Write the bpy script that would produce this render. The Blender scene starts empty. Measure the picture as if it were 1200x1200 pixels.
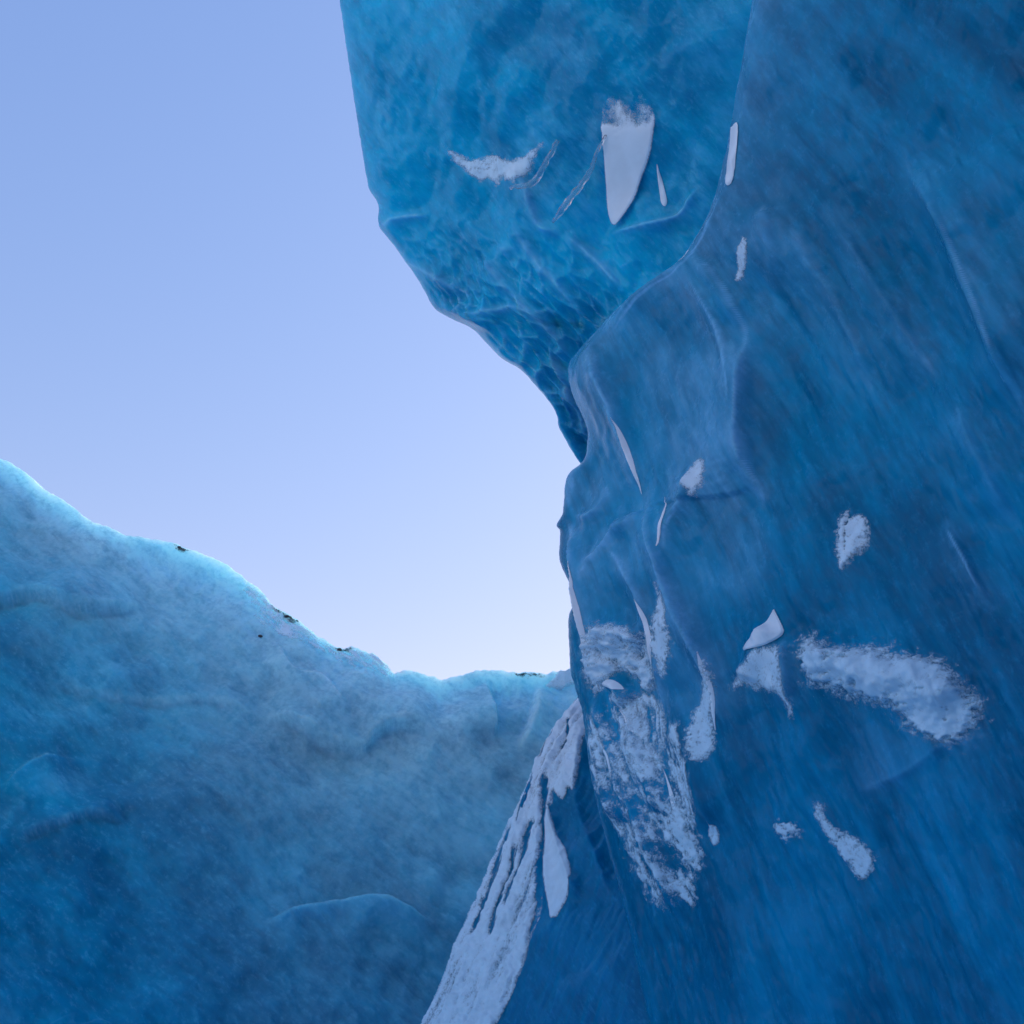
import bpy, math
import numpy as np

# ------------------------------------------------------------------ camera
scene = bpy.context.scene
CAM = np.array([0.0, 0.0, 1.6])
PITCH = math.radians(30)
FOC = 1039.23                       # focal length for a 1200-unit wide frame
FWD = np.array([0.0, math.cos(PITCH), math.sin(PITCH)])
RGT = np.array([1.0, 0.0, 0.0])
UPV = np.array([0.0, -math.sin(PITCH), math.cos(PITCH)])
cam = bpy.data.cameras.new("camera")
cam.sensor_width = 36.0
cam.lens = 18.0 / math.tan(math.radians(30))
cam.clip_start = 0.05
cam.clip_end = 5000.0
camo = bpy.data.objects.new("camera", cam)
camo.location = CAM
camo.rotation_euler = (math.radians(90) + PITCH, 0, 0)
scene.collection.objects.link(camo)
scene.camera = camo

# ------------------------------------------------------------------ sky, sun, exposure
SUN_AZ = math.radians(42)           # clockwise from +Y, behind the ice on the right
SUN_EL = math.radians(30)
world = bpy.data.worlds.new("World")
scene.world = world
world.use_nodes = True
wn = world.node_tree
wn.nodes.clear()
sky = wn.nodes.new("ShaderNodeTexSky")
sky.sky_type = 'NISHITA'
sky.sun_disc = False
sky.sun_elevation = SUN_EL
sky.sun_rotation = SUN_AZ
sky.altitude = 600
sky.air_density = 2.0
sky.dust_density = 0.3
sky.ozone_density = 1.0
# cool white balance and soft shoulder of the camera, per channel: gain * value ** power
sep = wn.nodes.new("ShaderNodeSeparateColor")
com = wn.nodes.new("ShaderNodeCombineColor")
wn.links.new(sky.outputs[0], sep.inputs[0])
for ch, (gain, power) in enumerate(((1.03, 1.0), (1.306, 0.75), (2.62, 0.50))):
    pw = wn.nodes.new("ShaderNodeMath")
    pw.operation = 'POWER'
    pw.inputs[1].default_value = power
    ml = wn.nodes.new("ShaderNodeMath")
    ml.operation = 'MULTIPLY'
    ml.inputs[1].default_value = gain
    wn.links.new(sep.outputs[ch], pw.inputs[0])
    wn.links.new(pw.outputs[0], ml.inputs[0])
    wn.links.new(ml.outputs[0], com.inputs[ch])
bg = wn.nodes.new("ShaderNodeBackground")
bg.inputs["Strength"].default_value = 0.12
wo = wn.nodes.new("ShaderNodeOutputWorld")
wn.links.new(com.outputs[0], bg.inputs["Color"])
wn.links.new(bg.outputs[0], wo.inputs["Surface"])

sun = bpy.data.lights.new("sun", 'SUN')
sun.energy = 3.4
sun.angle = math.radians(0.5)
sun.color = (1.0, 0.94, 0.86)
suno = bpy.data.objects.new("sun", sun)
suno.rotation_euler = (math.radians(90) - SUN_EL, 0, -SUN_AZ + math.pi)
# point the lamp's -Z away from the sun position
sd = np.array([math.sin(SUN_AZ) * math.cos(SUN_EL), math.cos(SUN_AZ) * math.cos(SUN_EL), math.sin(SUN_EL)])
from mathutils import Vector, Matrix
suno.rotation_euler = Vector((-sd[0], -sd[1], -sd[2])).to_track_quat('-Z', 'Y').to_euler()
suno.location = (20, 30, 30)
scene.collection.objects.link(suno)

vs = scene.view_settings
vs.view_transform = 'Standard'
vs.look = 'None'
vs.exposure = 0.5
vs.gamma = 1.0
vs.use_curve_mapping = False
scene.cycles.max_bounces = 8
scene.cycles.diffuse_bounces = 4
scene.cycles.glossy_bounces = 4
scene.cycles.transmission_bounces = 8
scene.cycles.use_denoising = True
scene.cycles.use_adaptive_sampling = True
scene.cycles.adaptive_threshold = 0.03

# ------------------------------------------------------------------ numeric helpers
rng = np.random.default_rng(7)
_perm = rng.permutation(512)
_grad = rng.normal(size=(512, 3))
_grad /= np.linalg.norm(_grad, axis=1)[:, None]


def _h(i, j, k):
    return _perm[(_perm[(_perm[i & 511] + j) & 511] + k) & 511]


def perlin(p):
    p = np.asarray(p, float)
    i = np.floor(p).astype(np.int64)
    f = p - i
    u = f * f * f * (f * (f * 6 - 15) + 10)
    out = 0.0
    for dx in (0, 1):
        for dy in (0, 1):
            for dz in (0, 1):
                g = _grad[_h(i[..., 0] + dx, i[..., 1] + dy, i[..., 2] + dz)]
                d = g[..., 0] * (f[..., 0] - dx) + g[..., 1] * (f[..., 1] - dy) + g[..., 2] * (f[..., 2] - dz)
                w = (u[..., 0] if dx else 1 - u[..., 0]) * (u[..., 1] if dy else 1 - u[..., 1]) * (u[..., 2] if dz else 1 - u[..., 2])
                out = out + w * d
    return out * 1.6


def fbm(p, octaves=4, gain=0.5, lac=2.03):
    a, s, o = 1.0, 0.0, 0.0
    p = np.asarray(p, float)
    for _ in range(octaves):
        o = o + a * perlin(p)
        s += a
        a *= gain
        p = p * lac + 17.3
    return o / s


def n2(x, y, sx, sy=None, ang=0.0, off=0.0, octaves=4):
    """noise over two surface coordinates, stretched along a direction"""
    sy = sy or sx
    c, s = math.cos(ang), math.sin(ang)
    a, b = (x * c + y * s) / sx, (-x * s + y * c) / sy
    return fbm(np.stack([a, b, np.full_like(a, off)], -1), octaves)


def voro(x, y, off=0):
    """jittered-grid Voronoi: first and second distances"""
    i, j = np.floor(x).astype(np.int64), np.floor(y).astype(np.int64)
    d1 = np.full(x.shape, 9.0)
    d2 = np.full(x.shape, 9.0)
    for a in (-1, 0, 1):
        for b in (-1, 0, 1):
            h = _h(i + a, j + b, np.full_like(i, off))
            h2 = _h(i + a, j + b, np.full_like(i, off + 91))
            d = np.hypot(i + a + (h + .5) / 512 - x, j + b + (h2 + .5) / 512 - y)
            m = d < d1
            d2 = np.where(m, d1, np.minimum(d2, d))
            d1 = np.where(m, d, d1)
    return d1, d2


def sstep(a, b, x):
    t = np.clip((x - a) / (b - a), 0, 1)
    return t * t * (3 - 2 * t)


def at(px, py, z):
    """point seen at (px, py) of the 1200-unit frame, z metres along the view axis"""
    px, py, z = np.broadcast_arrays(np.asarray(px, float), np.asarray(py, float), np.asarray(z, float))
    d = FWD + RGT * ((px - 600) / FOC)[..., None] - UPV * ((py - 600) / FOC)[..., None]
    return CAM + d * z[..., None]


def pl_dist(pts, x, y):
    """distance to a polyline, side (+1 = right of its direction) and fraction along it"""
    pts = np.asarray(pts, float)
    seg = np.diff(pts, axis=0)
    ln = np.hypot(seg[:, 0], seg[:, 1])
    tot = ln.sum()
    acc = 0.0
    best = np.full(x.shape, 1e9)
    side = np.zeros(x.shape)
    frac = np.zeros(x.shape)
    for k in range(len(seg)):
        ax, ay = pts[k]
        ux, uy = seg[k] / max(ln[k], 1e-6)
        t = np.clip((x - ax) * ux + (y - ay) * uy, 0, ln[k])
        dx, dy = x - ax - t * ux, y - ay - t * uy
        d = np.hypot(dx, dy)
        m = d < best
        best = np.where(m, d, best)
        side = np.where(m, np.sign(ux * dy - uy * dx), side)
        frac = np.where(m, (acc + t) / tot, frac)
        acc += ln[k]
    return best, side, frac


def smooth_pl(pts, n=6):
    """Catmull-Rom refinement of a polyline"""
    p = np.asarray(pts, float)
    q = np.vstack([2 * p[0] - p[1], p, 2 * p[-1] - p[-2]])
    out = []
    for k in range(1, len(q) - 2):
        for t in np.arange(n) / n:
            out.append(0.5 * (2 * q[k] + (q[k + 1] - q[k - 1]) * t + (2 * q[k - 1] - 5 * q[k] + 4 * q[k + 1] - q[k + 2]) * t * t
                              + (3 * q[k] - q[k - 1] - 3 * q[k + 1] + q[k + 2]) * t ** 3))
    out.append(p[-1])
    return np.array(out)


def poly_sd(poly, x, y):
    """signed distance to a closed outline, positive inside"""
    p = np.asarray(poly, float)
    c = np.vstack([p, p[:1]])
    d, _, _ = pl_dist(c, x, y)
    ins = np.zeros(x.shape, bool)
    for k in range(len(p)):
        (x1, y1), (x2, y2) = c[k], c[k + 1]
        if y1 == y2:
            continue
        cond = ((y1 > y) != (y2 > y)) & (x < (x2 - x1) * (y - y1) / (y2 - y1) + x1)
        ins ^= cond
    return np.where(ins, d, -d)


def link(o):
    scene.collection.objects.link(o)
    return o


def make_mesh(name, verts, faces, mat, origin=None, smooth=True):
    verts = np.asarray(verts, float).reshape(-1, 3)
    if origin is None:
        origin = (0, 0, 0)
    origin = np.asarray(origin, float)
    me = bpy.data.meshes.new(name)
    me.from_pydata((verts - origin).tolist(), [], [tuple(f) for f in faces])
    me.update()
    if smooth:
        me.polygons.foreach_set("use_smooth", [True] * len(me.polygons))
    me.materials.append(mat)
    o = bpy.data.objects.new(name, me)
    o.location = origin
    return link(o)


def grid_faces(nr, nc, loop=False, keep=None, flip=False, every=None):
    r = np.arange(nr - 1)[:, None]
    cc = np.arange(nc if loop else nc - 1)[None, :]
    c2 = (cc + 1) % nc
    a = r * nc + cc
    b = r * nc + c2
    c = (r + 1) * nc + c2
    d = (r + 1) * nc + cc
    a, b, c, d = np.broadcast_arrays(a, b, c, d)
    f = np.stack([a, b, c, d] if not flip else [d, c, b, a], -1).reshape(-1, 4)
    if keep is not None:
        f = f[keep.reshape(-1)[f].any(axis=1)]
    if every is not None:
        f = f[~every.reshape(-1)[f].any(axis=1)]
    return f.tolist()


def tag(o, label=None, cat=None, group=None, kind=None):
    if label:
        o["label"] = label
    if cat:
        o["category"] = cat
    if group:
        o["group"] = group
    if kind:
        o["kind"] = kind
    return o


# ------------------------------------------------------------------ materials
class NT:
    def __init__(self, name):
        self.m = bpy.data.materials.new(name)
        self.m.use_nodes = True
        self.t = self.m.node_tree
        self.t.nodes.clear()
        self.out = self.t.nodes.new("ShaderNodeOutputMaterial")

    def n(self, kind, **kw):
        nd = self.t.nodes.new(kind)
        for k, v in kw.items():
            if k.startswith("_"):
                setattr(nd, k[1:], v)
            else:
                nd.inputs[k.replace("__", " ")].default_value = v
        return nd

    def l(self, a, b):
        self.t.links.new(a, b)

    def noise(self, vec, scale, detail=5, rough=0.55, dist=0.0):
        nd = self.n("ShaderNodeTexNoise", Scale=scale, Detail=detail, Roughness=rough, Distortion=dist)
        self.l(vec, nd.inputs["Vector"])
        return nd.outputs[0]

    def mapr(self, v, a, b, c=0.0, d=1.0, smooth=True):
        nd = self.t.nodes.new("ShaderNodeMapRange")
        nd.interpolation_type = 'SMOOTHSTEP' if smooth else 'LINEAR'
        self.l(v, nd.inputs[0])
        for i, x in enumerate((a, b, c, d)):
            nd.inputs[1 + i].default_value = x
        return nd.outputs[0]

    def math(self, op, a, b):
        nd = self.t.nodes.new("ShaderNodeMath")
        nd.operation = op
        for i, x in enumerate((a, b)):
            if isinstance(x, (int, float)):
                nd.inputs[i].default_value = x
            else:
                self.l(x, nd.inputs[i])
        return nd.outputs[0]

    def mix(self, fac, a, b):
        nd = self.t.nodes.new("ShaderNodeMix")
        nd.data_type = 'RGBA'
        if isinstance(fac, (int, float)):
            nd.inputs[0].default_value = fac
        else:
            self.l(fac, nd.inputs[0])
        for i, x in ((6, a), (7, b)):
            if isinstance(x, tuple):
                nd.inputs[i].default_value = (*x, 1)
            else:
                self.l(x, nd.inputs[i])
        return nd.outputs[2]

    def mapping(self, vec, rot=(0, 0, 0), scale=(1, 1, 1), loc=(0, 0, 0)):
        nd = self.t.nodes.new("ShaderNodeMapping")
        nd.inputs["Rotation"].default_value = rot
        nd.inputs["Scale"].default_value = scale
        nd.inputs["Location"].default_value = loc
        self.l(vec, nd.inputs["Vector"])
        return nd.outputs[0]


def ice_material(name, deep, mid, pale, fol_rot, fol_scale, fol_fine, pale_amt=0.5, big=0.45, rough=0.22,
                 sss=0.45, radius=(0.02, 0.08, 0.16), vein=0.0, spec=0.25, bump=0.35, speck=0.2, grain=34.0, attr=None, deep_glow=0.0, streak=0.25, cloud=0.6):
    k = NT(name)
    tc = k.n("ShaderNodeTexCoord").outputs["Object"]
    fol = k.mapping(k.mapping(tc, rot=fol_rot), scale=fol_scale)
    fol_f = k.mapping(k.mapping(tc, rot=fol_rot), scale=fol_fine, loc=(3.1, 1.7, 5.3))
    f1 = k.noise(fol, 1.0, 5, 0.62, 0.35)
    f2 = k.noise(fol_f, 1.0, 7, 0.68, 0.25)
    b1 = k.noise(tc, big, 3, 0.5, 0.4)
    g1 = k.noise(tc, 9.0, 5, 0.7)
    g2 = k.noise(k.mapping(k.mapping(tc, rot=fol_rot), scale=(0.38, 1.0, 0.6)), grain, 3, 0.65)
    # ice tone: clear deep ice to bubbly ice along the foliation
    s = k.math('ADD', k.math('MULTIPLY', f1, 0.55), k.math('MULTIPLY', b1, cloud))
    s = k.math('ADD', s, k.math('MULTIPLY', f2, streak))
    s = k.math('ADD', s, k.math('MULTIPLY', k.math('SUBTRACT', g2, 0.5), streak * 0.45))
    mid_s = 0.5 * (0.55 + cloud + streak) + 0.015
    t1 = k.mapr(s, mid_s - 0.11 - 0.125 * cloud, mid_s + 0.11 + 0.125 * cloud)
    col = k.mix(t1, deep, mid)
    # milky bubble clouds
    cl = k.math('MULTIPLY', k.mapr(k.noise(tc, big * 1.7, 5, 0.6, 0.8), 0.47, 0.72), k.mapr(f2, 0.35, 0.68))
    col = k.mix(k.math('MULTIPLY', cl, pale_amt), col, pale)
    # thin white veins
    if vein:
        vn = k.noise(tc, 0.6, 2, 0.5, 0.8)
        va = k.math('ABSOLUTE', k.math('SUBTRACT', vn, 0.5), 0.0)
        vm = k.math('MULTIPLY', k.mapr(va, 0.0, 0.008, 1.0, 0.0), k.mapr(b1, 0.45, 0.6))
        col = k.mix(k.math('MULTIPLY', vm, vein), col, pale)
    # fine bubble grain
    gr = k.math('MULTIPLY', k.mapr(g2, 0.45, 0.72), k.mapr(g1, 0.42, 0.60))
    col = k.mix(k.math('MULTIPLY', gr, speck), col, pale)
    if attr:
        an = k.n("ShaderNodeAttribute", _attribute_name="milky")
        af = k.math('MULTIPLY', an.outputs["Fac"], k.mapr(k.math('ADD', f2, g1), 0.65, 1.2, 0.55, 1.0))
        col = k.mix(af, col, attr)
    p = k.n("ShaderNodeBsdfPrincipled")
    k.l(col, p.inputs["Base Color"])
    k.l(k.mapr(g1, 0.3, 0.7, rough * 0.85, rough * 1.25), p.inputs["Roughness"])
    p.inputs["IOR"].default_value = 1.31
    p.inputs["Specular IOR Level"].default_value = spec
    p.inputs["Subsurface Weight"].default_value = sss
    p.inputs["Subsurface Radius"].default_value = radius
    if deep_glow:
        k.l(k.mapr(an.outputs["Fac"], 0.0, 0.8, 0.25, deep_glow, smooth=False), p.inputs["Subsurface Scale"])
    else:
        p.inputs["Subsurface Scale"].default_value = 1.0
    hgt = k.math('ADD', k.math('MULTIPLY', f2, 0.6), k.math('MULTIPLY', g1, 0.4))
    hgt = k.math('ADD', hgt, k.math('MULTIPLY', g2, 0.10))
    bp = k.n("ShaderNodeBump", Strength=bump, Distance=0.06)
    k.l(hgt, bp.inputs["Height"])
    k.l(bp.outputs[0], p.inputs["Normal"])
    k.l(p.outputs[0], k.out.inputs["Surface"])
    return k.m


def snow_material(name, col=(0.68, 0.86, 0.98), grain=90.0, bump=0.22, rough=0.7, fray=None):
    """fray = (strength of the grainy break-up, softness): thin snow dissolves into grains of rime"""
    k = NT(name)
    tc = k.n("ShaderNodeTexCoord").outputs["Object"]
    a = k.noise(tc, grain, 4, 0.7)
    b = k.noise(tc, grain / 9, 4, 0.6)
    c = k.mix(k.mapr(b, 0.3, 0.7), tuple(x * 0.9 for x in col), col)
    p = k.n("ShaderNodeBsdfPrincipled", Roughness=rough)
    k.l(c, p.inputs["Base Color"])
    bp = k.n("ShaderNodeBump", Strength=bump, Distance=0.02)
    k.l(k.math('ADD', a, b), bp.inputs["Height"])
    k.l(bp.outputs[0], p.inputs["Normal"])
    if fray:
        an = k.n("ShaderNodeAttribute", _attribute_name="cover").outputs["Fac"]
        g = k.math('ADD', k.math('MULTIPLY', k.noise(tc, 70, 3, 0.7), 0.55), k.math('MULTIPLY', k.noise(tc, 24, 4, 0.7), 0.45))
        v = k.math('ADD', an, k.math('MULTIPLY', k.math('SUBTRACT', g, 0.5), fray[0]))
        f = k.mapr(v, -fray[1], fray[2], 0.0, 0.96)
        tr = k.n("ShaderNodeBsdfTransparent")
        mx = k.n("ShaderNodeMixShader")
        k.l(f, mx.inputs[0])
        k.l(tr.outputs[0], mx.inputs[1])
        k.l(p.outputs[0], mx.inputs[2])
        k.l(mx.outputs[0], k.out.inputs["Surface"])
    else:
        k.l(p.outputs[0], k.out.inputs["Surface"])
    return k.m


def foliation(normal, ang):
    """rotation whose x axis runs along the ice layering as it crops out on a face with this normal"""
    n = Vector(normal).normalized()
    right = Vector((1, 0, 0)) - n * n.x
    right.normalize()
    down = right.cross(n)
    if down.z > 0:
        down = -down
    t = right * math.cos(math.radians(ang)) + down * math.sin(math.radians(ang))
    b = n.cross(t)
    return Matrix((t, b, n)).to_euler()


N_FAR = np.array([0.1, -0.8, 0.55])
N_ROOF = np.array([-0.55, -0.70, -0.45])
N_ROOF /= np.linalg.norm(N_ROOF)
N_WALL = np.array([-0.68, -0.64, -0.18])
N_WALL /= np.linalg.norm(N_WALL)
N_BUT = np.array([-0.45, -0.75, 0.48])
N_BUT /= np.linalg.norm(N_BUT)
M_FAR = ice_material("far_ice", (0.0, 0.18, 0.32), (0.0, 0.40, 0.60), (0.20, 0.64, 0.82),
                     foliation(N_FAR, 35), (0.45, 1.3, 0.6), (1.4, 4.5, 1.4), pale_amt=0.45, big=0.22, sss=0.8, radius=(0.55, 0.85, 1.0), vein=0.15, grain=20.0,
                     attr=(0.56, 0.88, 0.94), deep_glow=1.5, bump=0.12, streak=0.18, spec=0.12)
M_WALL = ice_material("wall_ice", (0.0, 0.13, 0.25), (0.0, 0.31, 0.54), (0.04, 0.42, 0.72),
                      foliation(N_WALL, 64), (0.45, 2.4, 0.6), (1.6, 11.0, 2.0), pale_amt=0.35, big=0.40, rough=0.24, spec=0.22, bump=0.03, streak=0.17, cloud=0.26, sss=0.15, attr=(0.21, 0.53, 0.79))
M_ROOF = ice_material("roof_ice", (0.0, 0.25, 0.45), (0.0, 0.46, 0.73), (0.16, 0.60, 0.84),
                      foliation(N_ROOF, 50), (0.6, 2.2, 0.8), (2.0, 7.0, 2.0), pale_amt=0.4, big=0.5, rough=0.12, spec=0.3, attr=(0.35, 0.68, 0.88))
M_RAMP = ice_material("buttress_ice", (0.0, 0.14, 0.27), (0.0, 0.25, 0.46), (0.06, 0.44, 0.72),
                      foliation(N_BUT, 65), (0.6, 2.2, 0.8), (2.0, 8.0, 2.0), pale_amt=0.2, rough=0.2)
M_SNOW = snow_material("snow", fray=(2.2, 0.30, 0.55))
M_SLOPE = snow_material("slope_snow", col=(0.78, 0.90, 0.98), fray=(1.6, 0.25, 0.35))
M_SOFT = snow_material("soft_snow", fray=(1.9, 0.28, 0.50))
M_TONGUE = snow_material("tongue_sky", col=(0.86, 0.92, 0.98), grain=30, bump=0.05, fray=(0.7, 0.12, 0.30))  # white of the sky put into the tongue's colour
M_CRUST = snow_material("snow_and_glint", col=(0.86, 0.92, 0.98), grain=30, bump=0.04, rough=0.45, fray=(0.15, 0.06, 0.14))  # smooth white shared by snow and the painted sky glints
M_DIRT = snow_material("grit", (0.03, 0.035, 0.04), grain=60, fray=(2.4, 0.25, 0.4))
M_FLOOR = snow_material("floor_snow", (0.58, 0.80, 0.92), grain=8)

# ------------------------------------------------------------------ ground
gx = 2000.0
gnd = make_mesh("ground", [(-gx, -gx, -0.05), (gx, -gx, -0.05), (gx, gx, -0.05), (-gx, gx, -0.05)], [(0, 1, 2, 3)], M_FLOOR, smooth=False)
tag(gnd, kind="structure")

# ------------------------------------------------------------------ far ice wall
RIM = smooth_pl([(-700, 420), (-420, 455), (-200, 480), (-80, 505), (0, 537), (28, 553), (50, 572), (78, 588), (104, 609), (128, 618), (152, 628), (185, 632),
                 (212, 640), (240, 650), (262, 659), (285, 676), (305, 692), (322, 711), (345, 723), (362, 737), (390, 756),
                 (415, 760), (438, 767), (452, 777), (463, 789), (480, 785), (498, 791), (520, 796), (545, 789), (572, 785),
                 (600, 788), (622, 787), (645, 789), (668, 784), (720, 778), (800, 770), (1000, 760), (1300, 770)], 5)


def rim_y(px):
    y = np.interp(px, RIM[:, 0], RIM[:, 1])
    return y + 2.8 * n2(px, px * 0, 14, octaves=3) + (1.2 + 2.4 * sstep(240, 330, px)) * n2(px, px * 0, 5, off=3.3, octaves=3)


def far_z(px, py):
    u = (px - 300) / 600.0
    v = (py - 800) / 400.0
    base = 1.0 / (0.0635 - 0.0055 * u + 0.022 * v + 0.006 * u * u)
    return base


def far_surf(px, py, disp=True):
    px, py = np.broadcast_arrays(np.asarray(px, float), np.asarray(py, float))
    P = at(px, py, far_z(px, py))
    if disp:
        below = py - rim_y(px)
        fade = sstep(0, 40, below)
        h = 0.55 * fbm(P * 0.28, 3) + 0.16 * fbm(P * 0.9 + 5, 4) - 0.30 * np.abs(fbm(P * 0.42 + 11, 3))
        # overlapping shell fractures
        for pts, amp, w in FAR_STEPS:
            d, s, f = pl_dist(pts, px, py)
            h = h + 1.6 * amp * sstep(-4, 4, d * s) * np.exp(-d / w) * sstep(0, .2, f) * sstep(1, .8, f)
        h = h + 0.035 * n2(px, py, 30, 9, ang=0.62, off=1.1, octaves=4)
        d1, d2 = voro(px / 34 + 0.3 * n2(px, py, 40), py / 26)
        h = h - 0.05 * (1 - d1)
        P = P + np.array([0.25, -0.85, 0.35]) * (h * fade)[..., None]
    return P


# (outline, step height, width): the ice on the right-hand side of each line stands proud
FAR_STEPS = [(smooth_pl(p), a, w) for p, a, w in [
    ([(-40, 712), (0, 704), (40, 700), (75, 716), (110, 722), (150, 712), (182, 700)][::-1], 0.20, 60),
    ([(300, 842), (335, 852), (365, 868), (400, 880), (425, 882), (440, 866), (470, 858), (510, 868)][::-1], 0.22, 70),
    ([(320, 752), (345, 790), (380, 800), (398, 830), (402, 850)], 0.10, 40),
    ([(0, 920), (40, 890), (80, 880)], 0.12, 40),
    ([(10, 985), (60, 975), (110, 960), (150, 965)][::-1], 0.12, 50),
    ([(60, 800), (120, 812), (190, 816), (250, 820), (300, 842)][::-1], 0.08, 50),
    ([(570, 790), (578, 830), (580, 870)], 0.18, 40),
    ([(632, 795), (622, 840), (605, 880)][::-1], 0.22, 40),
    ([(300, 1080), (420, 1050), (520, 1080)], 0.2, 80),
]]

cols = np.concatenate([np.linspace(-700, -40, 50), np.arange(-36, 724, 2.4), np.linspace(730, 1300, 40)])
nv = 230
vv = np.concatenate([np.linspace(0, 1, nv) ** 1.25])
ry = rim_y(cols)
PX = np.repeat(cols[None, :], nv, 0)
PY = ry[None, :] + vv[:, None] * (1420 - ry[None, :])
front = far_surf(PX, PY)
rim = front[0]
back = []
for dy, dz in ((0.12, 0.02), (0.5, 0.05), (1.3, 0.02), (2.6, -0.15), (4.5, -0.6), (8.0, -2.0), (12.0, -5.0)):
    q = rim + np.array([0, dy, dz])
    q[:, 2] += 0.05 * fbm(q * 1.7, 3)
    back.append(q)
bt = back[-1].copy()
bt[:, 2] = -0.4
rows = back[::-1] + list(front)
rows[0:0] = [bt]
fb = rows[-1].copy()
fb[:, 2] = -0.4
rows.append(fb)
V = np.array(rows)
nr, nc = V.shape[:2]
F = grid_faces(nr, nc)
F += [(r * nc, (r + 1) * nc, (nr - 2 - r) * nc, (nr - 1 - r) * nc) for r in range(0)]
F.append([r * nc for r in range(nr)][::-1])
F.append([r * nc + nc - 1 for r in range(nr)])
F.append(list(range(nc))[::-1] if False else [c for c in range(nc)][::-1] + [])
F[-1] = [*range(nc - 1, -1, -1), *[(nr - 1) * nc + c for c in range(nc)]]
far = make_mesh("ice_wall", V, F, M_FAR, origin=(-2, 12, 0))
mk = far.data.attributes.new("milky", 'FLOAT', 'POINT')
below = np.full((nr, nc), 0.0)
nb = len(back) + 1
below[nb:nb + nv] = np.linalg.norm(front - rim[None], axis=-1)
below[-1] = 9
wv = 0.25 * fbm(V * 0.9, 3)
milk_glow = np.clip(np.exp(-(below / np.interp(cols, [-100, 120, 300, 620], [2.0, 2.2, 3.9, 3.4])[None, :])) * 0.88 + wv * np.exp(-(below / 2.5)), 0, 0.95)  # weathered rim ice, widened to paint in the glow of light shining through
mf = milk_glow[nb:nb + nv]
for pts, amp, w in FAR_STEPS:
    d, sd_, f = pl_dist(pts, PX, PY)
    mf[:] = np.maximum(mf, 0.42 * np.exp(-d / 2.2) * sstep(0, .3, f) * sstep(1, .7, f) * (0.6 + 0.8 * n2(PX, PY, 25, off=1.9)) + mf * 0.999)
mk.data.foreach_set("value", milk_glow.reshape(-1).astype(np.float32))
tag(far, "pale blue ice wall with a milky translucent rim under open sky", "ice wall")

# ------------------------------------------------------------------ unseen ice wall added behind the viewpoint to dim and cool the light
path = smooth_pl([(-16, 9), (-14, 3), (-11, -3), (-7, -7), (-1, -9.5), (5, -9.5), (10, -8)], 10)
zs = np.linspace(-0.4, 5.0, 30)
tg = np.gradient(path, axis=0)
inn = np.stack([tg[:, 1], -tg[:, 0]], 1)
inn /= -np.linalg.norm(inn, axis=1)[:, None]
q = np.zeros((len(zs), len(path), 3))
q[..., :2] = path[None] + inn[None] * (0.25 * zs[:, None, None] - 0.02 * zs[:, None, None] ** 2)
q[..., 2] = zs[:, None]
q[..., :2] += inn[None] * (0.8 * fbm(q * 0.35, 4))[..., None]
outb = q.copy()
outb[..., :2] -= inn[None] * 4.0
V = np.concatenate([q, outb[::-1]], 0)
nr, nc = V.shape[:2]
F = [f[::-1] for f in grid_faces(nr, nc)]
added_bk_wall = make_mesh("ice_wall", V, F, M_FAR, origin=(-8, -6, 0))
tag(added_bk_wall, "unseen blue ice wall added behind the viewpoint to dim the light", "ice wall")

# ------------------------------------------------------------------ overhanging ice roof
LIP = smooth_pl([(330, -420), (372, -200), (398, 0), (414, 110), (428, 200), (433, 222), (443, 240), (444, 264), (462, 288), (486, 322), (498, 342),
                 (510, 362), (530, 374), (553, 385), (570, 402), (588, 420), (610, 433), (628, 452), (643, 470), (652, 485),
                 (655, 500), (664, 518), (674, 535), (681, 545), (684, 560), (690, 620)], 5)


def lip_x(py):
    return np.interp(py, LIP[:, 1], LIP[:, 0]) + 1.2 * n2(py, py * 0, 12, off=8.1, octaves=3)


ROOF_RIDGES = [(smooth_pl(p), a, w) for p, a, w in [
    ([(447, 300), (480, 310), (520, 330), (545, 350)], 0.10, 14),
    ([(540, 372), (575, 368), (610, 362), (650, 380)], 0.10, 12),
    ([(440, 268), (470, 255), (500, 250)], 0.08, 12),
    ([(600, 260), (625, 300), (650, 330), (680, 370)], 0.10, 16),
    ([(560, 290), (600, 340), (640, 380), (668, 425)], 0.10, 14),
    ([(640, 400), (655, 440), (668, 480), (680, 520)], 0.12, 7),
    ([(655, 270), (690, 300), (730, 340)], 0.10, 16),
    ([(700, 270), (745, 265), (790, 250), (820, 210)], 0.12, 18),
    ([(600, 190), (618, 225), (630, 262), (655, 275)], 0.12, 12),
]]


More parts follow.
